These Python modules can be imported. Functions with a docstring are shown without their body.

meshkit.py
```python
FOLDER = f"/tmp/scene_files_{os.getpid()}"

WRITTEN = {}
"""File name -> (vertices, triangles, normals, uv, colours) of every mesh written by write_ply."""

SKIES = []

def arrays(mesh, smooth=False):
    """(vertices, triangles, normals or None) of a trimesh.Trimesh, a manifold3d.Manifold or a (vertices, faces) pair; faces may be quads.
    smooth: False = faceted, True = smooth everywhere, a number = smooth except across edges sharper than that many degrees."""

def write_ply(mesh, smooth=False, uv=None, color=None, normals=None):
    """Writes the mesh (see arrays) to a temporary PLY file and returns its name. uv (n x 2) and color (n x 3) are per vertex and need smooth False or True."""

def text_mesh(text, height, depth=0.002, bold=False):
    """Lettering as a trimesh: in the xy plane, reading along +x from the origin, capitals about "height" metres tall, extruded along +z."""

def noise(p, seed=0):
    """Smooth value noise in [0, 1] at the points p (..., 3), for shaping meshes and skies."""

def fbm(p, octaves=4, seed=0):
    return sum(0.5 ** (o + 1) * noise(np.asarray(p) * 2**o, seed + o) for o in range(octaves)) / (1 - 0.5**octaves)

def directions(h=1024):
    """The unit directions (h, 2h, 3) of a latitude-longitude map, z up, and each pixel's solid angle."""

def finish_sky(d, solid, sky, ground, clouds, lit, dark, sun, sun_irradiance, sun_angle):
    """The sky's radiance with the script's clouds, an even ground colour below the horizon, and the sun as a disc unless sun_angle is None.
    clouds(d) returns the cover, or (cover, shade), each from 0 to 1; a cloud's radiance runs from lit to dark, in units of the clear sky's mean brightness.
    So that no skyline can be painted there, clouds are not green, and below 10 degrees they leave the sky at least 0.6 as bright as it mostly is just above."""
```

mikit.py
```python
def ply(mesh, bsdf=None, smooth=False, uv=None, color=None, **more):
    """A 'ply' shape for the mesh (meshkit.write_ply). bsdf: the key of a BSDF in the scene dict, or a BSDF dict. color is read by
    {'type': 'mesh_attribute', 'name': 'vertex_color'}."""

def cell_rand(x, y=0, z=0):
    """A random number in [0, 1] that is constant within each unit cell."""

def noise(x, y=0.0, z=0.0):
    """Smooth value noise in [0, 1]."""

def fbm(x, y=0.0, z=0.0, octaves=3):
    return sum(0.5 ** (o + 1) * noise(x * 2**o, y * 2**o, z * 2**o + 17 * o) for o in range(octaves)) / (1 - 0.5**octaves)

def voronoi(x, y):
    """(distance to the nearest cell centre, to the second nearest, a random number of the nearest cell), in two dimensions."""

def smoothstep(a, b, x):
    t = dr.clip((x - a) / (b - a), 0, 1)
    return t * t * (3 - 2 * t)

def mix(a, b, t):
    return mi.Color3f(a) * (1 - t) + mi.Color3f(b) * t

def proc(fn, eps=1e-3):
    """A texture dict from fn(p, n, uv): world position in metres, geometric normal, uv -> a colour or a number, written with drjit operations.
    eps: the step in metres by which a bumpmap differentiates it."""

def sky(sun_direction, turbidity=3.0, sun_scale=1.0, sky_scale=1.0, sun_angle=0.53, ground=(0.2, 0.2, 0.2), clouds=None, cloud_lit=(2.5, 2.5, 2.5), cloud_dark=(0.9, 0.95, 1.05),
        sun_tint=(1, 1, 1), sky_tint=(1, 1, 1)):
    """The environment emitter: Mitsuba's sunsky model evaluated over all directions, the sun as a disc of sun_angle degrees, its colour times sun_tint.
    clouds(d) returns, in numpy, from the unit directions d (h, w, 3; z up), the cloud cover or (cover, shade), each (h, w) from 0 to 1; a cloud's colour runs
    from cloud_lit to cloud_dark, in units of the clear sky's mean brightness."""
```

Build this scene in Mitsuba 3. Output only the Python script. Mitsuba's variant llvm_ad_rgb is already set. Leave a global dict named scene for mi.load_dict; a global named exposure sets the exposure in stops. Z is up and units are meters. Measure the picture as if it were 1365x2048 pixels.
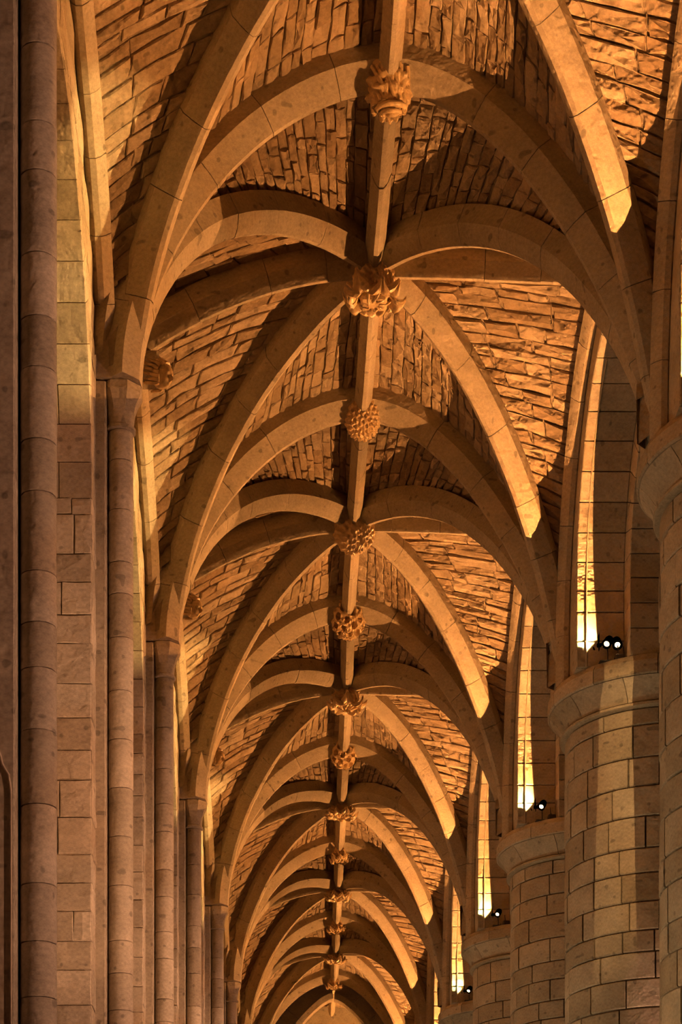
import math, numpy as np, trimesh, shapely.geometry as sg, mitsuba as mi, drjit as dr, mikit
from mikit import noise, fbm, smoothstep, mix
T = mi.ScalarTransform4f
rng = np.random.default_rng(11)
scene, labels = {}, {}

# ------------------------------------------------------------------ camera, light, exposure
W, H, F, PX, PY = 1365, 2048, 3934.0, 630.0, 2887.0
EYE = 1.5
scene['camera'] = {'type': 'perspective', 'fov': math.degrees(2 * math.atan(W / 2 / F)), 'fov_axis': 'x', 'near_clip': 0.1, 'far_clip': 300.0,
                   'principal_point_offset_x': -(PX - W / 2) / W, 'principal_point_offset_y': -(PY - H / 2) / H,
                   'to_world': T().look_at(origin=[0, 0, EYE], target=[0, 10, EYE], up=[0, 0, 1])}
exposure = 4.0
DIM = 2.0 ** -exposure                      # lights are given for exposure 0 and scaled here
LAMP = np.array([90.0, 37.5, 10.5])          # sodium floodlights standing on the pier capitals
HOUSE = np.array([25.0, 18.4, 10.0])         # house lights low down in the aisle, below the picture
NAVE = np.array([230.0, 116.0, 70.0])         # house lights in the nave, shining through the arcade
scene['church_glow'] = {'type': 'constant', 'radiance': {'type': 'rgb', 'value': [0.020 * DIM, 0.012 * DIM, 0.008 * DIM]}, 'sampling_weight': 1.0}

# ------------------------------------------------------------------ materials
def tone(base, amt=0.46, scale=5.0, warm=0.06):
    b = [float(c) for c in base]
    def fn(p, n, uv):
        v = fbm(p.x * scale, p.y * scale, p.z * scale, 3)
        g = noise(p.x * 55, p.y * 55, p.z * 55)
        h = noise(p.x * 150, p.y * 150, p.z * 150)
        k = (1 - amt * 0.5 + amt * v + 0.30 * (g - 0.5) + 0.26 * (h - 0.5)) * (1 - 0.35 * smoothstep(0.80, 0.90, noise(p.x * 17, p.y * 17, p.z * 17 + 5)))
        s = smoothstep(0.55, 0.75, noise(p.x * 1.7 + 9, p.y * 1.7, p.z * 1.7))
        return mi.Color3f(b[0] * k, b[1] * k * (1 - warm * s), b[2] * k * (1 - 2 * warm * s))
    return mikit.proc(fn)
def rough(a, b, fa, fb):
    def fn(p, n, uv):
        return a * fbm(p.x * fa, p.y * fa, p.z * fa, 3) + b * noise(p.x * fb, p.y * fb, p.z * fb)
    return mikit.proc(fn, eps=2e-3)
def stone(name, base, bump, **k):
    scene[name] = {'type': 'twosided', 'b': {'type': 'bumpmap', 'tex': bump, 'scale': 1.0, 'bsdf': {'type': 'diffuse', 'reflectance': tone(base, **k)}}}
b_rubble, b_dressed = rough(0.045, 0.012, 13, 48), rough(0.013, 0.004, 16, 60)
WEBS, ASHLARS = [], []
for i, c in enumerate([(0.33, 0.245, 0.165), (0.28, 0.20, 0.13), (0.39, 0.30, 0.21)]):
    stone(f'web_stone_{i}', c, b_rubble); WEBS.append(f'web_stone_{i}')
for i, c in enumerate([(0.37, 0.31, 0.235), (0.32, 0.265, 0.195), (0.42, 0.355, 0.27)]):
    stone(f'ashlar_{i}', c, b_dressed); ASHLARS.append(f'ashlar_{i}')
stone('rib_stone', (0.38, 0.31, 0.225), b_dressed, amt=0.36)
scene['carved_stone'] = {'type': 'twosided', 'b': {'type': 'principled', 'base_color': tone((0.50, 0.34, 0.17)), 'roughness': 0.42, 'specular': 0.6}}
stone('mortar', (0.27, 0.205, 0.14), b_rubble)
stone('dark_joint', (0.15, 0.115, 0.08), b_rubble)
stone('floor_stone', (0.30, 0.25, 0.19), b_dressed)
scene['black_metal'] = {'type': 'roughplastic', 'diffuse_reflectance': {'type': 'rgb', 'value': [0.035, 0.028, 0.024]}, 'alpha': 0.3}
scene['cable_skin'] = {'type': 'twosided', 'b': {'type': 'diffuse', 'reflectance': {'type': 'rgb', 'value': [0.42, 0.34, 0.25]}}}

# ------------------------------------------------------------------ book-keeping
used = {}
def key(name, parent=None):
    k = f'{parent}__{name}' if parent else name
    n = used.get(k, -1) + 1
    used[k] = n
    return k if n == 0 else f'{k}_{n:03d}'
def tag(k, label=None, cat=None, group=None, kind=None):
    d = {a: b for a, b in (('label', label), ('category', cat), ('group', group), ('kind', kind)) if b}
    if d: labels[k] = d
    return k
def obj(name, mesh, bsdf, parent=None, smooth=False, **more):
    k = key(name, parent)
    scene[k] = mikit.ply(mesh, bsdf, smooth=smooth, **more)
    return k
def join(meshes):
    v, f, o = [], [], 0
    for a, b in meshes:
        v.append(a); f.append(np.asarray(b) + o); o += len(a)
    return np.vstack(v), np.vstack(f)
def arr(m): return np.asarray(m.vertices), np.asarray(m.faces)
ORD = ['nearest', 'second', 'third', 'fourth', 'fifth', 'sixth', 'seventh', 'eighth', 'ninth', 'tenth']

# ------------------------------------------------------------------ plan of the aisle (metres; y away from the camera)
L, Y0 = 4.7, 14.57
NS = range(-1, 8)
def YN(n): return Y0 + L * n
def at(d): xs = sorted(d); return lambda n: float(np.interp(n, xs, [d[x] for x in xs]))
XS = at({-1: -1.387, 0: -1.438, 1: -1.475, 2: -1.475, 3: -1.42, 4: -1.41, 8: -1.41})      # wall shafts
XP = at({-1: 3.60, 0: 3.52, 1: 3.41, 2: 3.34, 3: 3.26, 4: 3.22, 8: 3.20})                 # pier centres
XR = at({-1: .63, -.5: .59, 0: .552, .5: .5075, 1: .47, 1.5: .43, 2: .41, 2.5: .43, 3: .425, 4: .425, 8: .43})   # ridge
ZB, ZC, ZP, ZW, ZA, ZR = 11.52, 9.30, 8.82, 11.03, 11.45, 10.84      # ridge ribs, wall capitals, pier capitals, crowns of the left and right wall ribs, wall end of the left cross ridges
PR, RIM = 0.95, 1.12
def xs_y(y): return XS((y - Y0) / L)
def xp_y(y): return XP((y - Y0) / L)

# ------------------------------------------------------------------ curves
def resample(P, n):
    d = np.r_[0, np.cumsum(np.linalg.norm(np.diff(P, axis=0), axis=1))]
    q = np.linspace(0, d[-1], n)
    return np.stack([np.interp(q, d, P[:, i]) for i in range(3)], 1), d[-1]
def arch(S, C, a, b, n=61):
    """Half an arch from the springing S to the crown C."""
    u = np.linspace(0, 1, 300) ** 2.2
    S, C = np.array(S, float), np.array(C, float)
    P = S + (C - S) * u[:, None]
    P[:, 2] = S[2] + (C[2] - S[2]) * (1 - (1 - u) ** a) ** b
    return resample(P, n)[0]
def frame(P):
    t = np.gradient(P, axis=0); t /= np.linalg.norm(t, axis=1, keepdims=True)
    h = P[-1] - P[0]; h[2] = 0; h /= np.linalg.norm(h)
    th, tz = t @ h, t[:, 2]
    N = -tz[:, None] * h + th[:, None] * np.array([0, 0, 1.0])
    return t, N, np.array([h[1], -h[0], 0.0])
def profile(w, bw, side, cham):
    m = (w / 2 - bw / 2)
    u = 0.028                                             # the flank leans in towards the web
    return np.array([(-w / 2 + u, side + cham), (-w / 2, cham + 0.012), (-w / 2 + 0.008, cham), (-bw / 2 - 0.46 * m, cham * 0.42), (-bw / 2, 0.008), (-bw / 2 + 0.008, 0),
                     (bw / 2 - 0.008, 0), (bw / 2, 0.008), (bw / 2 + 0.46 * m, cham * 0.42), (w / 2 - 0.008, cham), (w / 2, cham + 0.012), (w / 2 - u, side + cham)])
def sweep(P, N, B, prof, close=True):
    k, n = len(prof), len(P)
    v = (P[:, None] + prof[None, :, :1] * B + prof[None, :, 1:] * N[:, None]).reshape(-1, 3)
    f = []
    for i in range(n - 1):
        for j in range(k):
            a, b = i * k + j, i * k + (j + 1) % k
            f += [(a, b, b + k), (a, b + k, a + k)]
    for e in (0, n - 1):
        c = len(v); v = np.vstack([v, v[e * k:(e + 1) * k].mean(0)])
        f += [(e * k + j, e * k + (j + 1) % k, c) for j in range(k)]
    return v, np.array(f)
def voussoirs(P, prof, parent, step, mat='rib_stone', name='voussoir', gap=0.0022, single=False, jig=0.002):
    """The arch P cut into stones, each an entry of its own."""
    t, N, B = frame(P)
    s = np.r_[0, np.cumsum(np.linalg.norm(np.diff(P, axis=0), axis=1))]
    cuts = [0.0]
    while cuts[-1] < s[-1] - 0.6 * step: cuts.append(cuts[-1] + step * rng.uniform(0.8, 1.2))
    cuts[-1] = s[-1]
    if single: cuts, gap = [0.0, s[-1]], 0
    for a, b in zip(cuts, cuts[1:]):
        q = np.linspace(a + gap, b - gap, max(3, int((b - a) / 0.10) + 2))
        I = lambda A: np.stack([np.interp(q, s, A[:, i]) for i in range(3)], 1)
        m = I(N); m /= np.linalg.norm(m, axis=1, keepdims=True)
        obj(name, sweep(I(P) + B * rng.normal(0, jig * 0.6) + m * rng.normal(0, jig), m, B, prof), mat, parent, smooth=32)
P_TRANS, P_DIAG, P_RIDGE, P_WALL = profile(.275, .06, .18, .135), profile(.245, .055, .165, .12), profile(.17, .05, .18, .11), profile(.18, .06, .16, .075)
DEPTH = 0.275                                             # web above the soffit of the ribs

# springing points
def SL(n, dy=0.0, dx=0.0): return (XS(n) + 0.135 + dx, YN(n) + dy, ZC)
def SR(n, dy=0.0, dx=0.0): return (XP(n) - 1.01 + dx, YN(n) + dy, ZP)
def crown(n): return (XR(n), YN(n), ZB)
def centre(n): return (XR(n + .5), YN(n + .5), ZB)
LA, RA = (1.8, .55), (1.8, .75)
DL, DR = (2.0, .55), (2.1, .70)
halves = {}
for n in NS:
    halves['TL', n] = arch(SL(n), crown(n), *LA)
    halves['TR', n] = arch(SR(n), crown(n), *RA)
for n in list(NS)[:-1]:
    halves['NL', n] = arch(SL(n, .05), centre(n), *DL); halves['FL', n] = arch(SL(n + 1, -.05), centre(n), *DL)
    halves['NR', n] = arch(SR(n, .08), centre(n), *DR); halves['FR', n] = arch(SR(n + 1, -.08), centre(n), *DR)
    yc = YN(n + .5)
    halves['WNL', n] = arch((XS(n) - .12, YN(n) + .07, ZC), (XS(n + .5) - .12, yc, ZW), 1.3, .5)
    halves['WFL', n] = arch((XS(n + 1) - .12, YN(n + 1) - .07, ZC), (XS(n + .5) - .12, yc, ZW), 1.3, .5)
    halves['WNR', n] = arch((XP(n) - .985, YN(n) + .30, ZP), (XP(n + .5) - .985, yc, ZA), 2.0, .44)
    halves['WFR', n] = arch((XP(n + 1) - .985, YN(n + 1) - .30, ZP), (XP(n + .5) - .985, yc, ZA), 2.0, .44)
def cross_ridge(n, side):
    x0, y, x1 = XR(n + .5), YN(n + .5), (XS(n + .5) - .05 if side < 0 else XP(n + .5) - .985)
    x = np.linspace(x1, x0, 24); u = (x - x0) / (x1 - x0)
    z = ZB - (ZB - (ZR if side < 0 else ZA)) * u ** 2
    return np.stack([x, x * 0 + y, z], 1)

# ------------------------------------------------------------------ vault ribs
LAST = 6
for n in range(-1, LAST + 1):
    near = n <= 3
    if n >= 0:
        k = tag(key('transverse_rib'), f'{ORD[n]} transverse rib arching across the aisle, counted from the camera', 'rib', 'transverse ribs of the vault')
        for s in ('TL', 'TR'): voussoirs(halves[s, n], P_TRANS, k, .58, single=not near)
    if n == LAST: break
    who = ORD[n + 1]
    k = tag(key('diagonal_rib'), f'diagonal rib of the {who} vault bay, from the left wall away to the right pier', 'rib', 'diagonal ribs of the vault')
    for s in ('NL', 'FR'): voussoirs(halves[s, n], P_DIAG, k, .58, single=not near)
    k = tag(key('diagonal_rib'), f'diagonal rib of the {who} vault bay, from the right pier away to the left wall', 'rib', 'diagonal ribs of the vault')
    for s in ('NR', 'FL'): voussoirs(halves[s, n], P_DIAG, k, .58, single=not near)
    for a, b, w in ((n, n + .5, 'nearer'), (n + .5, n + 1, 'farther')):
        if a < -.6: continue
        P = np.linspace((XR(a), YN(a), ZB), (XR(b), YN(b), ZB), 24)
        k = tag(key('ridge_rib'), f'{w} half of the straight ridge rib along the {who} vault bay, between two bosses', 'rib', 'ridge ribs along the vault')
        voussoirs(P, P_RIDGE, k, .62, single=not near)
    for side, w in ((-1, 'left wall'), (1, 'right arcade')):
        k = tag(key('cross_ridge_rib'), f'short ridge rib from the centre boss of the {who} vault bay to the {w}', 'rib', 'cross ridge ribs')
        voussoirs(cross_ridge(n, side), P_RIDGE, k, .6, single=not near)
    for a, b, w in (('WNL', 'WFL', 'left wall'), ('WNR', 'WFR', 'right arcade wall')):
        k = tag(key('wall_rib'), f'wall rib framing the {w} in the {who} vault bay', 'rib', 'wall ribs')
        for s in (a, b): voussoirs(halves[s, n], P_WALL, k, .5, single=not near)

# ------------------------------------------------------------------ webs of the vault: courses of rubble between the ribs
def lift(P, d):
    return P + frame(P)[1] * d
class Half:
    def __init__(s, A, B, dA, dB, bulge):
        s.A, s.B, s.bulge = resample(lift(A, dA), 121)[0], resample(lift(B, dB), 121)[0], bulge
        s.q = np.linspace(0, 1, 121)
        s.len = 0.5 * (resample(s.A, 5)[1] + resample(s.B, 5)[1])
        c = (s.A[0] + s.A[-1] + s.B[-1]) / 3
        s.inside = np.array([c[0], c[1], 9.0])
    def __call__(s, t, u):
        t, u = np.asarray(t, float), np.asarray(u, float)
        a = np.stack([np.interp(t, s.q, s.A[:, i]) for i in range(3)], -1); b = np.stack([np.interp(t, s.q, s.B[:, i]) for i in range(3)], -1)
        p = a + (b - a) * u[..., None]
        p[..., 2] += 4 * u * (1 - u) * s.bulge * np.clip(t, 0, 1) ** 1.5
        return p
    def normal(s, t, u):
        e = 1e-3
        t0, t1, u0, u1 = np.clip(t - e, 0, 1), np.clip(t + e, 0, 1), np.clip(u - e, 0, 1), np.clip(u + e, 0, 1)
        m = np.cross(s(t1, u) - s(t0, u), s(t, u1) - s(t, u0)); m /= np.linalg.norm(m, axis=-1, keepdims=True) + 1e-12
        flip = np.sign(np.sum(m * (s.inside - s(t, u)), -1, keepdims=True)); flip[flip == 0] = 1
        return m * flip
def shell(h, off):
    t, u = np.meshgrid(np.linspace(0.02, 1, 40), np.linspace(0, 1, 12), indexing='ij')
    p, m = h(t, u), h.normal(t, u)
    top, bot = (p - m * (off + .16)).reshape(-1, 3), (p - m * off).reshape(-1, 3)
    f = []
    for i in range(39):
        for j in range(11):
            a = i * 12 + j
            f += [(a, a + 1, a + 13), (a, a + 13, a + 12)]
    f = np.array(f)
    return np.vstack([bot, top]), np.vstack([f, f[:, ::-1] + len(bot)])
def block(front, nrm, depth, rough_, edge):
    """A stone: 8 points around its face, chamfered, with an uneven face."""
    c = front.mean(0)
    ring = front + rng.normal(0, rough_ * .35, (8, 1)) * nrm
    d = c - front; d /= np.linalg.norm(d, axis=1, keepdims=True) + 1e-9
    inner = front + d * edge + nrm * (edge * .8 + rng.normal(0, rough_, (8, 1)))
    mid = c + nrm.mean(0) * (edge * .8 + rng.normal(rough_ * .6, rough_))
    v = np.vstack([front - nrm * depth, ring, inner, mid[None]])
    f = []
    for j in range(8):
        k = (j + 1) % 8
        f += [(j, k, 8 + k), (j, 8 + k, 8 + j), (8 + j, 8 + k, 16 + k), (8 + j, 16 + k, 16 + j), (16 + j, 16 + k, 24)]
    return v, np.array(f)
def courses(h, row, length, rough_, t0=0.13, joint=.006):
    out, t = [], t0
    while t < 0.995:
        dt = row * rng.uniform(.75, 1.3) / h.len
        t1 = min(1.0, t + dt)
        if 1 - t1 < .5 * row / h.len: t1 = 1.0
        wid = np.linalg.norm(h(np.array([(t + t1) / 2]), np.array([1.0])) - h(np.array([(t + t1) / 2]), np.array([0.0])))
        k = max(1, int(round(wid / (length * rng.uniform(.8, 1.2)))))
        cuts = np.r_[0, np.sort(np.clip((np.arange(1, k) + rng.uniform(-.32, .32, max(0, k - 1))) / k, 0, 1)), 1]
        jt = joint / h.len
        for a, b in zip(cuts, cuts[1:]):
            ju = min(joint / max(wid, .05), .3 * (b - a))
            ta, tb, ua, ub = t + jt, t1 - jt, a + ju, b - ju
            if tb - ta < .01 / h.len or (ub - ua) * wid < .03: continue
            tt = np.array([ta, ta, ta, (ta + tb) / 2, tb, tb, tb, (ta + tb) / 2]); uu = np.array([ua, (ua + ub) / 2, ub, ub, ub, (ua + ub) / 2, ua, ua])
            tt = np.clip(tt + rng.normal(0, .006 / h.len, 8), 0, 1); uu = np.clip(uu + rng.normal(0, .006 / max(wid, .1), 8), 0, 1)
            nn = h.normal(tt, uu)
            out.append(block(h(tt, uu) + nn * rng.uniform(-.009, .010), nn, .05, rough_, .009))
        t = t1
    return out
def cell(parts, name_label, n, row, length, rough_):
    k = key('ceiling')
    hs = [Half(halves[a, n if not a.startswith('T') else m], halves[b, n], .20 if a.startswith('W') else DEPTH, DEPTH, bulge) for a, m, b, bulge in parts]
    scene[k] = mikit.ply(join([shell(h, .013) for h in hs]), 'mortar', smooth=40)
    tag(k, name_label, kind='structure')
    st = [b for h in hs for b in courses(h, row, length, rough_)]
    if n <= 2:
        cut = [s for s in st if n >= 0 or s[0][:, 1].mean() > YN(-.62)]
        rest = [s for s in st if not (n >= 0 or s[0][:, 1].mean() > YN(-.62))]
        for s in cut[:300]: obj('stone', s, WEBS[rng.integers(3)], k)
        rest += cut[300:]
    else: rest = st
    if rest: tag(obj('rubble', join(rest), WEBS[n % 3], k), 'courses of small rubble stones too far away to part', kind='stuff')
for n in range(-1, LAST):
    who = ORD[n + 1]
    cell([('WNL', n, 'NL', .13), ('WFL', n, 'FL', .13)], f'left web of the {who} vault bay, rubble courses down to the left wall', n, .13, .33, .005)
    cell([('WNR', n, 'NR', .03), ('WFR', n, 'FR', .03)], f'right web of the {who} vault bay, rough rubble courses above the arcade', n, .12, .36, .008)
    cell([('TL', n, 'NL', .04), ('TR', n, 'NR', .04)], f'near web of the {who} vault bay, narrow stones on both sides of the ridge rib', n, .115, .27, .006)
    cell([('TL', n + 1, 'FL', .04), ('TR', n + 1, 'FR', .04)], f'far web of the {who} vault bay, narrow stones on both sides of the ridge rib', n, .115, .27, .006)

# ------------------------------------------------------------------ left wall, its shafts and capitals
def ring_profile(prof, a0, a1, n, cx, cy):
    """A sector of a lathe: closed profile [(r, z)...] swept from angle a0 to a1."""
    prof = np.array(prof, float); k = len(prof); ang = np.linspace(a0, a1, n + 1)
    v = np.stack([cx + np.cos(ang)[:, None] * prof[:, 0], cy + np.sin(ang)[:, None] * prof[:, 0], np.broadcast_to(prof[:, 1], (n + 1, k))], -1).reshape(-1, 3)
    f = []
    for i in range(n):
        for j in range(k):
            a, b = i * k + j, i * k + (j + 1) % k
            f += [(a, b, b + k), (a, b + k, a + k)]
    if abs(a1 - a0) < 2 * math.pi - 1e-6:
        for e in (0, n):
            c = len(v); v = np.vstack([v, v[e * k:(e + 1) * k].mean(0)])
            f += [(e * k + j, e * k + (j + 1) % k, c) for j in range(k)]
    return v, np.array(f)
def box(x0, x1, y0, y1, z0, z1, ch=0.006):
    """A chamfered box."""
    import manifold3d
    p = [(x, y, z) for sx in (0, 1) for sy in (0, 1) for sz in (0, 1) for x, y, z in (
        ((x0, x1)[sx] + (ch, -ch)[sx], (y0, y1)[sy] + (ch, -ch)[sy], (z0, z1)[sz]), ((x0, x1)[sx], (y0, y1)[sy] + (ch, -ch)[sy], (z0, z1)[sz] + (ch, -ch)[sz]),
        ((x0, x1)[sx] + (ch, -ch)[sx], (y0, y1)[sy], (z0, z1)[sz] + (ch, -ch)[sz]))]
    m = manifold3d.Manifold.hull_points(np.array(p, np.float32)).to_mesh()
    return np.asarray(m.vert_properties)[:, :3].astype(float), np.asarray(m.tri_verts)
WALLX = -0.175                                            # wall face, from the shafts' centres
def skew(v, base):
    v = v.copy(); v[:, 0] += np.array([xs_y(y) for y in v[:, 1]]) - base; return v
RREC, ZREC, JAMB, DEEP = 1.95, 8.30, 0.42, 0.95             # arched window recess in each bay: radius, springing, jamb from the shaft's centre, depth
def left_arc(r0, r1, a0, a1, x0, x1, yc, m=4):
    """A voussoir of the recess arch: ring sector in the y-z plane, x from the wall face."""
    an = np.linspace(a0, a1, m + 1); c = .006
    pr = [(r0 + c, x1), (r1, x1), (r1, x0), (r0, x0), (r0, x1 - c)]; k = len(pr)
    v = np.array([(x, yc + r * math.cos(t), ZREC + r * math.sin(t)) for t in an for r, x in pr]); f = []
    for i in range(m):
        for j in range(k):
            p, q = i * k + j, i * k + (j + 1) % k
            f += [(p, q, q + k), (p, q + k, p + k)]
    for e in (0, m):
        q = len(v); v = np.vstack([v, v[e * k:(e + 1) * k].mean(0)]); f += [(e * k + j, e * k + (j + 1) % k, q) for j in range(k)]
    v[:, 0] += [xs_y(y) + WALLX for y in v[:, 1]]
    return v, np.array(f)
def wall_stone(y0, y1, z0, z1):
    """One ashlar block of the left wall's face."""
    yy = np.array([y0, (y0 + y1) / 2, y1, y1, y1, (y0 + y1) / 2, y0, y0]); zz = np.array([z0, z0, z0, (z0 + z1) / 2, z1, z1, z1, (z0 + z1) / 2])
    x = np.array([xs_y(y) + WALLX for y in yy]) + rng.uniform(-.003, .003)
    p = np.stack([x, yy + rng.normal(0, .0006, 8), zz + rng.normal(0, .002, 8)], 1)
    return block(p, np.tile([1.0, 0, 0], (8, 1)), .05, .003, .006)
def jamb_stone(y, s, x0, x1, z0, z1):
    """One ashlar block of a recess jamb; s = -1 where it faces the camera."""
    xx = np.array([x0, (x0 + x1) / 2, x1, x1, x1, (x0 + x1) / 2, x0, x0]); zz = np.array([z0, z0, z0, (z0 + z1) / 2, z1, z1, z1, (z0 + z1) / 2])
    p = np.stack([xx + rng.normal(0, .0015, 8), np.full(8, y + s * rng.uniform(-.004, .005)), zz + rng.normal(0, .002, 8)], 1)
    return block(p, np.tile([0, float(s), 0], (8, 1)), .05, .003, .006)
for n in range(-2, LAST):
    k = key('wall_left')
    a, b, yc = YN(n), YN(n + 1), YN(n + .5)
    r = L / 2 - JAMB
    hole = sg.box(yc - r - .012, -1, yc + r + .012, ZREC).union(sg.Point(yc, ZREC).buffer(r + .012, 48))
    m = trimesh.creation.extrude_polygon(sg.box(a, 0, b, 12.4).difference(hole), DEEP + .3)
    v = np.asarray(m.vertices); v = np.stack([-v[:, 2] + WALLX - .012, v[:, 0], v[:, 1]], 1)
    v[:, 0] += [xs_y(y) for y in v[:, 1]]
    scene[k] = mikit.ply((v, np.asarray(m.faces)), 'mortar')
    tag(k, f'ashlar wall with a deep arched recess {"beside the camera, on the left" if n < -1 else "on the left of the " + ORD[n + 1] + " vault bay"}', kind='structure')
    xb = XS(n + .5) + WALLX - DEEP
    obj('recess_back', box(xb - .2, xb, a + .2, b - .2, 0, 11.2), 'ashlar_1', k)
    if n < -1 or n > 3: continue
    rest, z = [], 3.4 + max(n, 0) * 0.8
    ribN, ribF = halves['WNL', n], halves['WFL', n]
    while z < 11.3:
        z1 = z + rng.uniform(.20, .29)
        if z < ZREC < z1 + .1: z1 = ZREC
        w = JAMB if z1 <= ZREC + .01 else L / 2 - math.sqrt(max(0, (r + .22) ** 2 - (z1 - ZREC) ** 2))
        def rib_y(rb):
            return rb[min(np.searchsorted(rb[:, 2], z1), len(rb) - 1), 1]
        spans = [(a + .15 if z1 < ZC else max(a + .15, rib_y(ribN) - .10), a + w, -1), (b - w, b - .15 if z1 < ZC else min(b - .15, rib_y(ribF) + .10), 1)]
        if z - ZREC > r + .22: spans = [(max(a + .15, rib_y(ribN) - .1), yc, -1), (yc, min(b - .15, rib_y(ribF) + .1), 1)]
        for lo, hi, side in spans:
            cuts = np.linspace(lo, hi, max(1, round((hi - lo) / .5)) + 1) if hi > lo + .03 else []
            for y, y1 in zip(cuts, cuts[1:]):
                st = wall_stone(y + .003, y1 - .003, z + .003, z1 - .003)
                if side > 0: obj('stone', st, ASHLARS[rng.integers(3)], k)
                else: rest.append(st)
        if z1 <= ZREC + .01:
            for y, s in ((b - JAMB, -1), (a + JAMB, 1)):
                x1 = xs_y(y) + WALLX
                split = x1 - rng.uniform(.12, .36)
                for p, q in ((split, x1), (split - .38, split), (x1 - DEEP, split - .38)):
                    st = jamb_stone(y, s, p + .003, q - (.003 if q != x1 else .001), z + .003, z1 - .003)
                    if s < 0: obj('stone', st, ASHLARS[rng.integers(3)], k)
                    else: rest.append(st)
        z = z1
    cuts = np.linspace(0, math.pi, 25)
    for a0, a1 in zip(cuts, cuts[1:]):
        split = -rng.uniform(.16, .40)
        for p, q in ((split + .003, .004), (-DEEP, split - .003)): obj('voussoir', left_arc(r, r + .22, a0 + .0015, a1 - .0015, p, q, yc), ASHLARS[rng.integers(3)], k, smooth=25)
    if rest: tag(obj('ashlar', join(rest), 'ashlar_0', k), 'ashlar blocks hidden behind the nearer shaft', kind='stuff')
CAPL = [(.03, ZC), (.165, ZC), (.167, ZC - .055), (.160, ZC - .07), (.130, ZC - .12), (.108, ZC - .19), (.098, ZC - .26), (.098, ZC - .285), (.112, ZC - .295), (.112, ZC - .315), (.098, ZC - .325), (.03, ZC - .325)]
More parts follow.
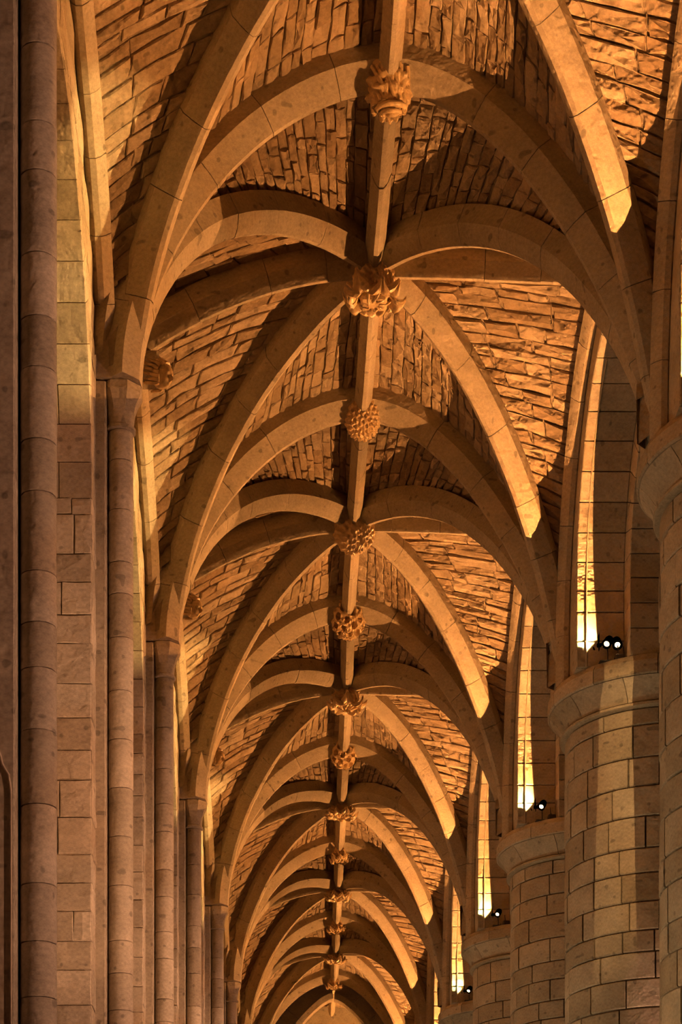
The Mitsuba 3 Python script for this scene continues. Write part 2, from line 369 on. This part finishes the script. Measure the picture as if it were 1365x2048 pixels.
for n in range(-1, LAST + 1):
    x, y = XS(n), YN(n)
    k = tag(key('wall_shaft'), f'{ORD[n + 1]} slender round shaft on the left wall, counted from the camera', 'shaft', 'round shafts along the left wall')
    obj('pilaster', box(x - .33, x - .095, y - .16, y + .16, 0, ZC - .01, .008), 'ashlar_1', k)
    z, zt = 3.4 + max(n, 0) * .8, ZC - .325
    obj('shaft_foot', ring_profile([(.01, 0), (.09, 0), (.09, z), (.01, z)], 0, 2 * math.pi, 24, x, y), 'ashlar_1', k, smooth=40)
    while z < zt - .02:
        z1 = z + rng.uniform(.22, .42)
        if zt - z1 < .2: z1 = zt
        r = .092 + rng.uniform(-.0015, .0015)
        obj('drum', ring_profile([(.01, z + .002), (r - .004, z + .002), (r, z + .007), (r, z1 - .007), (r - .004, z1 - .002), (.01, z1 - .002)], 0, 2 * math.pi, 28, x, y), ASHLARS[rng.integers(3)], k, smooth=40)
        z = z1
    c = obj('capital', ring_profile(CAPL[5:], 0, 2 * math.pi, 32, x, y), 'rib_stone', k, smooth=40)
    obj('abacus', ring_profile(CAPL[:6] + [(.03, ZC - .19)], math.pi / 8, math.pi / 8 + 2 * math.pi, 8, x, y), 'rib_stone', c)

# ------------------------------------------------------------------ piers of the arcade
def pier(n):
    x, y = XP(n), YN(n)
    k = tag(key('pier'), f'{ORD[n + 1]} huge round stone pier on the right, counted from the camera' if n >= 0 else 'huge round pier beside the camera, outside the frame', 'pier', 'round piers of the arcade')
    zt = ZP - .44
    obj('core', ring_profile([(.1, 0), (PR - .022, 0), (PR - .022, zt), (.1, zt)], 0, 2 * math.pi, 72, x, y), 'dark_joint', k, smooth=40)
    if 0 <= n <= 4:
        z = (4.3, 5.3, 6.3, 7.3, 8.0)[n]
        while z < zt - .02:
            z1 = z + rng.uniform(.20, .31)
            if zt - z1 < .14: z1 = zt
            a, end = math.radians(150) + rng.uniform(-.3, 0), math.radians(320)
            while a < end:
                a1 = a + rng.uniform(.28, .56) / PR
                g, r = .008 / PR, PR + rng.uniform(-.005, .008)
                p = [(PR - .05, z + .005), (r - .008, z + .006), (r, z + .015), (r, z1 - .015), (r - .008, z1 - .006), (PR - .05, z1 - .006)]
                obj('stone', ring_profile(p, a + g, a1 - g, 6, x, y), ASHLARS[rng.integers(3)], k, smooth=30)
                a = a1
            z = z1
    neck = [(.8, zt), (PR + .03, zt), (PR + .05, zt + .015), (PR + .05, zt + .035), (PR + .03, zt + .05), (.8, zt + .05)]
    c = obj('capital', ring_profile(neck, 0, 2 * math.pi, 80, x, y), 'rib_stone', k, smooth=40)
    zb = zt + .052
    bell = [(.7, zb), (PR + .012, zb), (PR + .03, zb + .05), (PR + .085, zb + .13), (PR + .15, zb + .195), (.7, zb + .195)]
    zc = zb + .20
    slab = [(.7, zc), (RIM - .012, zc), (RIM + .002, zc + .012), (RIM, zc + .13), (RIM - .02, ZP - .03), (RIM - .03, ZP), (.7, ZP)]
    nb = 11
    for nm, pr, ph in (('bell_stone', bell, .2), ('abacus_stone', slab, .5)):
        for i in range(nb):
            obj(nm, ring_profile(pr, ph + 2 * math.pi * i / nb + .003, ph + 2 * math.pi * (i + 1) / nb - .003, 8, x, y), ASHLARS[rng.integers(3)], c, smooth=30)
for n in range(-1, LAST + 2): pier(n)

# ------------------------------------------------------------------ arcade arches and the wall above them
RO, RI, ZS = 1.65, 1.36, 9.55                             # outer and inner order, height of the arch centres
def arc_sector(r0, r1, a0, a1, x0, x1, yc, m=5):
    """A voussoir of the arcade: ring sector in the y-z plane from x0 to x1, offset with the piers' line."""
    an = np.linspace(a0, a1, m + 1)
    c = .008
    pr = [(r0 + c, x0), (r1, x0), (r1, x1), (r0 + c, x1), (r0, x1 - c), (r0, x0 + c)]
    k = len(pr); v = np.array([(x, yc + r * math.cos(t), ZS + r * math.sin(t)) for t in an for r, x in pr])
    f = []
    for i in range(m):
        for j in range(k):
            a, b = i * k + j, i * k + (j + 1) % k
            f += [(a, b, b + k), (a, b + k, a + k)]
    for e in (0, m):
        q = len(v); v = np.vstack([v, v[e * k:(e + 1) * k].mean(0)])
        f += [(e * k + j, e * k + (j + 1) % k, q) for j in range(k)]
    v[:, 0] += [xp_y(y) for y in v[:, 1]]
    return v, np.array(f)
FACE = -0.955
for n in range(-1, LAST):
    yc = YN(n + .5); who = ORD[n + 1]
    k = key('wall_right')
    hole = sg.box(yc - RO - .02, 0, yc + RO + .02, ZS).union(sg.Point(yc, ZS).buffer(RO + .02, 48))
    poly = sg.box(YN(n), ZP + .002, YN(n + 1), 12.4).difference(hole)
    m = trimesh.creation.extrude_polygon(poly, 2.0)
    v = np.asarray(m.vertices); v = np.stack([v[:, 2] + FACE, v[:, 0], v[:, 1]], 1); v[:, 0] += [xp_y(y) for y in v[:, 1]]
    scene[k] = mikit.ply((v, np.asarray(m.faces)), 'ashlar_0')
    tag(k, f'arcade wall above the round arch of the {who} vault bay', kind='structure')
    k = tag(key('arcade_arch'), f'round arcade arch in two orders on the right side of the {who} vault bay', 'arch', 'round arches of the arcade')
    for nm, r0, r1, x0, x1 in (('voussoir', RO, RO + .36, FACE, -.50), ('inner_voussoir', RI, RO + .1, -.505, .60), ('nave_voussoir', RO, RO + .36, .605, 1.06)):
        z0 = ZP + .003
        # upright jamb stones under the arch, both sides
        for s in (-1, 1):
            z = z0
            while z < ZS - .02:
                z1 = z + rng.uniform(.20, .28)
                if ZS - z1 < .12: z1 = ZS
                yi = yc + s * r0; yo = yc + s * min(r1, L / 2 - .03)
                b = box(x0 + .002, x1 - .002, min(yi, yo), max(yi, yo), z + .004, z1 - .004, .007)
                b[0][:, 0] += [xp_y(q) for q in b[0][:, 1]]
                obj(nm, b, ASHLARS[rng.integers(3)], k)
                z = z1
        nv = 20 if nm != 'nave_voussoir' else 3
        cuts = np.linspace(0, math.pi, nv + 1)
        for a, b in zip(cuts, cuts[1:]):
            obj(nm, arc_sector(r0, r1, a + .003, b - .003, x0 + .002, x1 - .002, yc, 3 if nv > 3 else 16), ASHLARS[rng.integers(3)], k, smooth=25)

# ------------------------------------------------------------------ floor, nave beyond, far end
def slab(name, x0, x1, y0, y1, z0, z1, mat, label):
    k = key(name); scene[k] = mikit.ply(box(x0, x1, y0, y1, z0, z1, .01), mat); return tag(k, label, kind='structure')
slab('floor', -3, 16, -6, 62, -.2, 0, 'floor_stone', 'flagstone floor of aisle and nave')
slab('wall_nave', 14.5, 15, -6, 62, 0, 22, 'ashlar_1', 'far wall of the nave beyond the arcade')
slab('wall_far', -4, 16, 50.6, 51, 0, 22, 'ashlar_1', 'end wall far behind the vault')

# the broad pointed arch at the end of the aisle, and the vault behind it
ye = YN(6.36)
k = tag(key('end_arch'), 'broad pointed arch closing the far end of the vaulted aisle', 'arch')
PE = np.array([(-.30, .9), (-.30, .10), (-.16, 0), (.16, 0), (.30, .10), (.30, .9)])
xr = XR(6.4)
ends = [arch((XS(6) + .05, ye, 8.8), (xr, ye, 11.52), 1.5, .80), arch((XP(6) - .98, ye, 8.6), (xr, ye, 11.52), 1.5, .80)]
for P in ends: voussoirs(P, PE, k, .5)
lower = np.vstack([ends[0], ends[1][::-1]])
poly = sg.Polygon([(p[0], p[2] + .3) for p in lower] + [(5, 8.6), (5, 14), (-3, 14), (-3, 8.6)])
m = trimesh.creation.extrude_polygon(poly.buffer(0), .5)
v = np.asarray(m.vertices); v = np.stack([v[:, 0], v[:, 2] + ye - .25, v[:, 1]], 1)
key('wall_end'); scene['wall_end'] = mikit.ply((v, np.asarray(m.faces)), 'ashlar_0'); tag('wall_end', 'wall above the broad pointed arch at the end of the aisle', kind='structure')
n = 6
yb = YN(7.1)
hb = {}
for s, S, A in (('l', (XS(6) + .1, ye + .3, ZC - .1), DL), ('r', (XP(6) - 1.0, ye + .3, ZP), DR)): hb['a' + s] = arch((S[0], ye + .3, S[2] + 1), (xr, ye + .3, 12.4), *LA); hb['n' + s] = arch((S[0], S[1], S[2] + 1), (xr, yb, 12.4), *A)
for s, S, A in (('l', (XS(6) + .1, yb + 2.3, ZC - .1), DL), ('r', (XP(6) - 1.0, yb + 2.3, ZP), DR)): hb['b' + s] = arch((S[0], S[1], S[2] + 1), (xr, yb + 2.3, 12.4), *LA); hb['f' + s] = arch((S[0], S[1], S[2] + 1), (xr, yb, 12.4), *A)
k = tag(key('ridge_rib'), 'short lit ridge rib seen under the broad pointed end arch', 'rib')
voussoirs(np.linspace((xr, ye + .3, 12.4), (xr, yb + 2.3, 12.4), 20), P_RIDGE, k, .6, single=True)
k = tag(key('diagonal_rib'), 'pair of diagonal ribs seen under the broad pointed end arch', 'rib')
for s in ('nl', 'nr', 'fl', 'fr'): voussoirs(hb[s], P_DIAG, k, .6, single=True)
k = key('ceiling')
hs = [Half(hb[a], hb[b], DEPTH, DEPTH, .04) for a, b in (('al', 'nl'), ('ar', 'nr'), ('bl', 'fl'), ('br', 'fr'))]
hs += [Half(lift(hb['n' + s], 0), lift(hb['f' + s], 0), DEPTH, DEPTH, .3) for s in 'lr']
scene[k] = mikit.ply(join([shell(h, .013) for h in hs]), 'mortar', smooth=40); tag(k, 'vault beyond the broad pointed end arch', kind='structure')
tag(obj('rubble', join([b for h in hs for b in courses(h, .13, .35, .012)]), WEBS[0], k), kind='stuff')

# ------------------------------------------------------------------ roof bosses
def sphere(sub=4):
    m = trimesh.creation.icosphere(sub); return np.asarray(m.vertices).copy(), np.asarray(m.faces)
def fib(n):
    i = np.arange(n) + .5; ph = np.arccos(1 - 2 * i / n); th = math.pi * (1 + 5 ** .5) * i
    return np.stack([np.cos(th) * np.sin(ph), np.sin(th) * np.sin(ph), np.cos(ph)], 1)
def leaf(r, ang, spread, curl, rise, seed):
    """A carved leaf: lobed blade that leaves the centre at angle ang and curls."""
    g = np.random.default_rng(seed); nu, nv = 9, 7
    u, v = np.meshgrid(np.linspace(0, 1, nu), np.linspace(-1, 1, nv), indexing='ij')
    w = spread * np.sin(np.pi * np.clip(.12 + .86 * u, 0, 1)) ** .8 * (1 + .28 * np.cos(u * 15 + g.uniform(0, 3)))
    rad = r * (.28 + .80 * u); z = -rise * np.sin(u * (1.6 + curl)) - .018 * np.abs(v) * (1 - u) + .012 * np.cos(v * 6)
    a = ang + v * w / np.maximum(rad, .4 * r)
    top = np.stack([rad * np.cos(a), rad * np.sin(a), z], -1).reshape(-1, 3)
    bot = top + np.array([0, 0, .022])
    f = []
    for i in range(nu - 1):
        for j in range(nv - 1):
            q = i * nv + j; f += [(q, q + 1, q + nv + 1), (q, q + nv + 1, q + nv)]
    f = np.array(f); n = len(top)
    rim = [i * nv for i in range(nu)] + [(nu - 1) * nv + j for j in range(1, nv)] + [i * nv + nv - 1 for i in range(nu - 2, -1, -1)] + list(range(nv - 2, 0, -1))
    side = []
    for p, q in zip(rim, rim[1:] + rim[:1]): side += [(p, q, q + n), (p, q + n, p + n)]
    return np.vstack([top, bot]), np.vstack([f[:, ::-1], f + n, np.array(side)])
def tube(P, r, sides=7):
    P = np.asarray(P, float); t = np.gradient(P, axis=0); t /= np.linalg.norm(t, axis=1, keepdims=True) + 1e-12
    a = np.cross(t, np.where(np.abs(t[:, 2:]) < .9, [0, 0, 1.0], [1.0, 0, 0])); a /= np.linalg.norm(a, axis=1, keepdims=True) + 1e-12
    b = np.cross(t, a); an = np.linspace(0, 2 * math.pi, sides, endpoint=False); r = np.broadcast_to(r, len(P))
    v = (P[:, None] + r[:, None, None] * (np.cos(an)[None, :, None] * a[:, None] + np.sin(an)[None, :, None] * b[:, None])).reshape(-1, 3)
    f = []
    for i in range(len(P) - 1):
        for j in range(sides):
            p, q = i * sides + j, i * sides + (j + 1) % sides
            f += [(p, q, q + sides), (p, q + sides, p + sides)]
    for e in (0, len(P) - 1):
        c = len(v); v = np.vstack([v, P[e][None]]); f += [(e * sides + j, e * sides + (j + 1) % sides, c) for j in range(sides)]
    return v, np.array(f)
def boss(n, style, r, hang, label):
    c = np.array([XR(n), YN(n), ZB + .02]); k = tag(key('roof_boss'), label, 'roof boss', 'carved bosses along the ridge rib')
    v, f = sphere(5 if n < 3 else 4); g = np.random.default_rng(int(10 * n) + 5)
    th, lat = np.arctan2(v[:, 1], v[:, 0]), np.arccos(np.clip(-v[:, 2], -1, 1))     # lat 0 = lowest point
    d = np.zeros(len(v)); leaves = []
    if style == 'curl':
        d = .10 * np.sin(7 * th + 9 * lat) * np.clip(lat, 0, 1) - .10 * (lat < .25) + .07 * np.cos(lat * 16)
    elif style == 'berries':
        q = v @ fib(170).T; s = np.sort(q, 1); d = .16 * np.clip((s[:, -1] - s[:, -2]) * 26, 0, 1) - .08
    elif style == 'pierced':
        q = np.max(v @ fib(44).T, 1); d = np.where(q > .983, -.38, .05 * np.sin(9 * th) * np.sin(8 * lat)) + .03
    elif style == 'dome':
        d = .05 * np.cos(8 * th) * np.sin(lat * 2) + .05 * np.clip(np.sin(lat * 9), 0, 1) * np.cos(3 * th) + .03 * np.sin(13 * th + 17 * lat)
    else:
        d = .08 * np.sin(6 * th + 5 * lat) * np.sin(5 * lat) - .06
    p = v * (1 + d)[:, None] * [r, r, hang]; p[:, 2] = np.where(v[:, 2] > 0, np.abs(p[:, 2]) * 1.25, p[:, 2])
    if style in ('foliage', 'clump', 'ring'): p *= [.74, .74, .80]
    p = p * (1 + .05 * np.sin(23 * v[:, :1] + 17 * v[:, 1:2]) * np.sin(19 * v[:, 2:] + 11 * v[:, :1]))
    obj('carved_core', (p + c, f), 'carved_stone', k, smooth=50 if style != 'berries' else 25)
    if style in ('foliage', 'clump', 'ring'):
        m = {'foliage': 9, 'clump': 8, 'ring': 10}[style]
        for i in range(m):
            a = 2 * math.pi * (i + g.uniform(-.15, .15)) / m
            lv, lf = leaf(r * 1.02, a, r * .36, g.uniform(.6, 1.3), hang * g.uniform(.75, 1.0), i + int(n * 20))
            obj('leaf', (lv + c - [0, 0, .02], lf), 'carved_stone', k, smooth=40)
        for i in range(m):
            a = 2 * math.pi * (i + .5) / m; q = np.linspace(0, 1, 12)
            P = np.stack([np.cos(a + .5 * np.sin(3 * q)) * r * (.2 + .7 * q), np.sin(a + .5 * np.sin(3 * q)) * r * (.2 + .7 * q), -hang * (1.02 - .75 * q ** 2)], 1)
            obj('stem', tube(P + c, .013), 'carved_stone', k, smooth=50)
        if style == 'foliage': obj('central_plate', box(c[0] - r * .45, c[0] + r * .45, c[1] - r * .42, c[1] + r * .42, c[2] - hang * 1.0, c[2] - hang * .7, .02), 'carved_stone', k)
    elif style == 'curl':
        for i, (rr, zz) in enumerate(((.62, .86), (.40, 1.0), (.20, 1.05))):
            a = np.linspace(.3, 5.9, 30); P = np.stack([rr * r * np.cos(a) + .1 * r, -.25 * r + rr * r * np.sin(a), -hang * zz + .03 * np.sin(a)], 1)
            obj('leaf_curl', tube(P + c, .020 - .002 * i), 'carved_stone', k, smooth=60)
        for i in range(9):
            a = 2.6 + i * .42; q = np.linspace(0, 1, 14)
            P = np.stack([r * np.cos(a + .7 * q) * (1.06 - .35 * q), r * np.sin(a + .7 * q) * (1.06 - .35 * q), .08 - (hang + .02) * q], 1)
            obj('leaf_strand', tube(P + c, .017), 'carved_stone', k, smooth=60)
for a in ((0, 'curl', .165, .21, 'nearest roof boss, a tall knot of swirling leaves curled into a spiral'), (.5, 'foliage', .255, .25, 'large ragged roof boss of open foliage with a flat plate in its middle'),
          (1, 'berries', .175, .20, 'round roof boss covered with small berries like a bunch of grapes'), (1.5, 'dome', .225, .24, 'wide smooth domed roof boss with shallow leaf carving'),
          (2, 'pierced', .20, .23, 'round roof boss pierced with dark diamond-shaped holes'), (2.5, 'clump', .25, .22, 'wide shaggy roof boss of thick curling leaves, sixth from the camera'),
          (3, 'pierced', .19, .20, 'small pierced round roof boss, seventh from the camera'), (3.5, 'ring', .24, .17, 'flat ring-like leafy roof boss, eighth from the camera'),
          (4, 'clump', .17, .18, 'small leafy roof boss, ninth from the camera'), (4.5, 'ring', .23, .17, 'flat leafy roof boss, tenth from the camera'),
          (5, 'clump', .19, .16, 'leafy roof boss, eleventh from the camera'), (5.5, 'ring', .22, .16, 'flat leafy roof boss, twelfth from the camera'), (6, 'clump', .19, .16, 'farthest small leafy roof boss before the end arch')): boss(*a)

# ------------------------------------------------------------------ carved heads where the left cross ridge ribs meet the wall
def head(n):
    c = np.array([XS(n + .5) + .15, YN(n + .5) - .02, ZR - .17]); r = .10
    k = tag(key('carved_head'), f'{ORD[n]} carved stone head with flowing hair high on the left wall, counted from the camera', 'carved head', 'carved heads on the left wall')
    v, f = sphere(4)
    fwd = np.array([.82, -.42, -.36]); fwd /= np.linalg.norm(fwd); rt = np.cross(fwd, [0, 0, 1]); rt /= np.linalg.norm(rt); up = np.cross(rt, fwd)
    x, y, z = v[:, 0], v[:, 1], v[:, 2]                    # local: x right, y up, z forward
    g = lambda px, py, s: np.exp(-((x - px) ** 2 + (y - py) ** 2) / s ** 2) * (z > 0)
    d = .30 * np.exp(-(x / .12) ** 2 - ((y + .08) / .20) ** 2) * (z > 0) - .16 * (g(-.30, .12, .15) + g(.30, .12, .15)) + .10 * (g(-.30, .14, .07) + g(.30, .14, .07)) + .08 * g(0, -.42, .16) - .10 * np.exp(-(x / .24) ** 2 - ((y + .38) / .04) ** 2) * (z > 0) + .08 * g(0, -.62, .18) + .06 * np.exp(-(x / .6) ** 2 - ((y - .30) / .08) ** 2) * (z > 0)
    p = v * (1 + d)[:, None] * [.80, 1.05, .9] * r
    obj('face', (c + p @ np.array([rt, up, fwd]), f), 'carved_stone', k, smooth=60)
    for i in range(18):
        a = math.radians(-50 + 280 * i / 17); q = np.linspace(0, 1, 12)
        P = np.stack([np.cos(a) * r * (.80 + .45 * q), np.sin(a) * r * (1.0 + .45 * q), r * (.12 - 1.3 * q + .18 * np.sin(7 * q + i))], 1)
        obj('hair_lock', tube(c + P @ np.array([rt, up, fwd]), .017 * (1.1 - .4 * q)), 'carved_stone', k, smooth=60)
    obj('corbel_block', box(XS(n + .5) + WALLX - .02, XS(n + .5) + .12, c[1] - .06, c[1] + .14, c[2] - .05, c[2] + .20, .02), 'rib_stone', k)
for n in range(0, 5): head(n)

# ------------------------------------------------------------------ floodlights on the pier capitals
def aligned(v, d):
    d = np.array(d, float); d /= np.linalg.norm(d); a = np.cross([0, 0, 1.0], d); a /= np.linalg.norm(a); b = np.cross(d, a)
    return v @ np.array([a, b, d])
def disc(r, d, c):
    a = np.linspace(0, 2 * math.pi, 24, endpoint=False); v = np.vstack([np.stack([r * np.cos(a), r * np.sin(a), a * 0], 1), [[0, 0, 0]]])
    return aligned(v, d) + c, np.array([(i, (i + 1) % 24, 24) for i in range(24)])
def lathe(prof, n=24):
    return ring_profile(prof, 0, 2 * math.pi, n, 0, 0)
def plate(P, th):
    """A thin quad plate of thickness th."""
    P = np.asarray(P, float); m = np.cross(P[1] - P[0], P[3] - P[0]); m *= th / np.linalg.norm(m)
    v = np.vstack([P, P + m]); f = [(0, 1, 2), (0, 2, 3), (4, 6, 5), (4, 7, 6)] + [t for i in range(4) for t in ((i, (i + 1) % 4, (i + 1) % 4 + 4), (i, (i + 1) % 4 + 4, i + 4))]
    return v, np.array(f)
BARREL = [(.0, -.115), (.022, -.111), (.036, -.096), (.042, -.07), (.042, -.008), (.046, -.004), (.046, .006), (.040, .006), (.037, -.012), (.0, -.014)]
def floodlight(n):
    x, y, z = XP(n) - .74, YN(n) - .777, ZP + .17         # the light point
    who = ORD[n] if n >= 0 else 'unseen'
    k = tag(key('floodlight'), f'small black floodlight with glowing lens on the {ORD[n + 1]} pier from the camera', 'floodlight', 'floodlights on the pier capitals')
    d = np.array([-.35, -.50, -.62]); d /= np.linalg.norm(d)
    c = np.array([x + .060, y - .10, z - .015])
    v, f = lathe(BARREL); obj('housing', (aligned(v, d) + c, f), 'black_metal', k, smooth=40)
    obj('lens', disc(.026, d, c - d * .004), 'black_metal', k, emitter={'type': 'area', 'radiance': {'type': 'rgb', 'value': [18.0 * DIM, 9.0 * DIM, 3.0 * DIM]}, 'sampling_weight': 0.03})
    # right-hand barn door keeps the light off the inner order of the arch; the lower flap keeps it off the wall below the capitals
    obj('barn_door', plate([(x + .007, y - .03, z - .03), (x + .007, y + .04, z - .03), (x - .005, y + .04, z + .10), (x - .005, y - .08, z + .10)], .002), 'black_metal', k)
    obj('barn_door', plate([(x - .02, y - .028, z - .02), (x + .024, y - .044, z - .02), (x + .024, y - .044, z + .020), (x - .02, y - .028, z + .020)], .0015), 'black_metal', k)
    e1, e2 = np.array([-4.32, -1.53, -.80]), np.array([-4.32, .60, .16])
    e1, e2 = e1 / np.linalg.norm(e1), e2 / np.linalg.norm(e2)
    o = np.array([x, y, z]); far1, far2 = o + (e1 + .55 * (e1 - e2)) * .05, o + (e2 + .9 * (e2 - e1)) * .05
    obj('barn_door', plate([far1, far2, far2 + [.01, 0, -.03], far1 + [.01, 0, -.03]], .0015), 'black_metal', k)
    for s in (-1, 1):
        q = c + np.array([.030 + .02 * s, .03, 0]) + np.array([.06 * s, 0, 0]) * (s > 0)
        obj('yoke_arm', tube([q, q + [.01, .03, -.06], [q[0] + .01, q[1] + .04, ZP + .004]], .006), 'black_metal', k, smooth=50)
    obj('base_plate', box(x - .0, x + .16, y - .09, y + .05, ZP, ZP + .012, .003), 'black_metal', k)
    obj('ballast_box', box(x + .15, x + .24, y - .06, y + .04, ZP, ZP + .085, .01), 'black_metal', k)
    look = np.array([-.66, -.52, .54])
    scene[f'floodlight_beam_{n + 1}'] = {'type': 'spot', 'intensity': {'type': 'rgb', 'value': (LAMP * DIM).tolist()}, 'cutoff_angle': 82.0, 'beam_width': 22.0,
                                         'to_world': T().look_at(origin=[x, y, z], target=(o + look).tolist(), up=[0, 0, 1])}
    if n == 1:
        o2 = c + np.array([.105, .02, .0]); v, f = lathe(BARREL)
        obj('second_housing', (aligned(v, [.0, -.6, -.62]) * 1.05 + o2, f), 'black_metal', k, smooth=40)
        obj('second_lens', disc(.026, [.0, -.6, -.62], o2 + np.array([.0, -.6, -.62]) * -.004), 'black_metal', k, emitter={'type': 'area', 'radiance': {'type': 'rgb', 'value': [14.0 * DIM, 8.0 * DIM, 3.0 * DIM]}, 'sampling_weight': 0.03})
        obj('yoke_arm', tube([o2 + [.06, .03, 0], o2 + [.07, .05, -.06], [o2[0] + .08, o2[1] + .06, ZP + .004]], .006), 'black_metal', k, smooth=50)
for n in range(-1, LAST + 2): floodlight(n)

# a floodlight on the far ledge of a pier, turned down the aisle: on the nearest pier it rakes the next pier, on the last it lights the end arch
def far_floodlight(n, aim, power, cut, slot):
    o = np.array([XP(n) - .72, YN(n) + .80, ZP + .16]); d = np.array(aim, float) - o; d /= np.linalg.norm(d)
    k = tag(key('floodlight'), f'black floodlight hidden on the far ledge of the {ORD[n + 1]} pier, {"aimed up the aisle" if n > 5 else "aimed at the next pier" if cut > 20 else "aimed left"}', 'floodlight', None)
    v, f = lathe(BARREL); obj('housing', (aligned(v, d) + o - d * .012, f), 'black_metal', k, smooth=40)
    rt = np.cross(d, [0, 0, 1]); rt /= np.linalg.norm(rt); up = np.cross(rt, d)
    if slot:
        for s, w in ((-1, slot[0]), (1, slot[1])):
            q = o + d * .12 + rt * s * w; w = rt * s * .06
            obj('barn_door', plate([q - up * .06, q + up * .06, q + up * .06 + w, q - up * .06 + w], .003), 'black_metal', k)
    obj('stand', tube([o - d * .07 + [0, 0, -.04], [o[0] - d[0] * .07, o[1] - d[1] * .07, ZP + .002]], .008), 'black_metal', k, smooth=50)
    scene[key('far_beam')] = {'type': 'spot', 'intensity': {'type': 'rgb', 'value': (np.array(power) * DIM).tolist()}, 'cutoff_angle': cut, 'beam_width': cut * .8,
                              'to_world': T().look_at(origin=o.tolist(), target=aim, up=[0, 0, 1])}
far_floodlight(0, [2.84, YN(1) - .80, 7.6], [25.0, 14.5, 5.5], 22.0, (.0055, .0055))
for n in range(-1, 3): far_floodlight(n, [XS(n + 1) - .30, YN(n + 1) - JAMB, 10.02], [150.0, 92.0, 30.0], 12.0, (.05, .0012))
far_floodlight(7, [.2, YN(7) + 2.0, 12.2], [150.0, 62.0, 16.0], 75.0, None)
for n in range(-1, 4):                                    # house lights on the left wall below the picture, aimed at the piers across the aisle
    o, aim = [XS(n + 1) + .25, YN(n + 1) - 1.3, 2.6], [XP(n + 1) - .9, YN(n + 1) - .35, 5.7]
    scene[f'house_beam_{n + 1}'] = {'type': 'spot', 'intensity': {'type': 'rgb', 'value': (HOUSE * DIM).tolist()}, 'cutoff_angle': 36.0, 'beam_width': 22.0,
                                    'to_world': T().look_at(origin=o, target=aim, up=[0, 0, 1])}

for n in range(-2, 4):                                    # house lights across the nave, aimed low through the arches at the left wall
    y = YN(n + .5); o, aim = [xp_y(y) + 4.2, y - 1.6, 3.2], [XS(n + .5), y + 1.9, 6.0]
    scene[f'nave_beam_{n + 2}'] = {'type': 'spot', 'intensity': {'type': 'rgb', 'value': (NAVE * DIM).tolist()}, 'cutoff_angle': 19.0, 'beam_width': 12.0,
                                   'to_world': T().look_at(origin=o, target=aim, up=[0, 0, 1])}

for n in range(-1, 3):                                    # house lights low on the piers' aisle side, aimed at the next recess in the left wall
    scene[f'recess_beam_{n + 1}'] = {'type': 'spot', 'intensity': {'type': 'rgb', 'value': [110.0 * DIM, 57.0 * DIM, 29.0 * DIM]}, 'cutoff_angle': 16.0, 'beam_width': 9.0,
                                     'to_world': T().look_at(origin=[XP(n) - 1.15, YN(n) + .3, 3.0], target=[XS(n + 1) - .55, YN(n + 1) - JAMB, 6.2], up=[0, 0, 1])}

# ------------------------------------------------------------------ cables
for n in range(0, 4):
    yc = YN(n + .5); a = np.linspace(.0, 1.25, 30)
    P = [(-.86, yc + RO - .008, z) for z in np.linspace(ZP + .01, ZS, 10)] + [(-.86, yc + (RO - .008) * math.cos(t), ZS + (RO - .008) * math.sin(t)) for t in a[1:]]
    P = np.array(P); P[:, 0] += [xp_y(y) for y in P[:, 1]]
    tag(obj('cable', tube(P, .007), 'cable_skin', smooth=50), f'thin cable running up the arch soffit above the {ORD[n + 1]} pier from the camera', 'cable', 'cables up the arch soffits')
x, y = XS(-1), YN(-1) - .17
P = np.array([(-.30, 5.02), (-.235, 5.02), (-.21, 5.00), (-.175, 4.93), (-.155, 4.85), (-.125, 4.80), (-.112, 4.72), (-.112, 3.4)])
q = np.linspace(0, 7, 60); P = np.stack([np.interp(q, range(8), P[:, i]) for i in range(2)], 1)
tag(obj('cable', tube(np.stack([P[:, 0] + x, np.full(60, y), P[:, 1]], 1), .006), 'cable_skin', smooth=50), 'bent cable clipped to the pilaster at the left edge of the picture', 'cable')
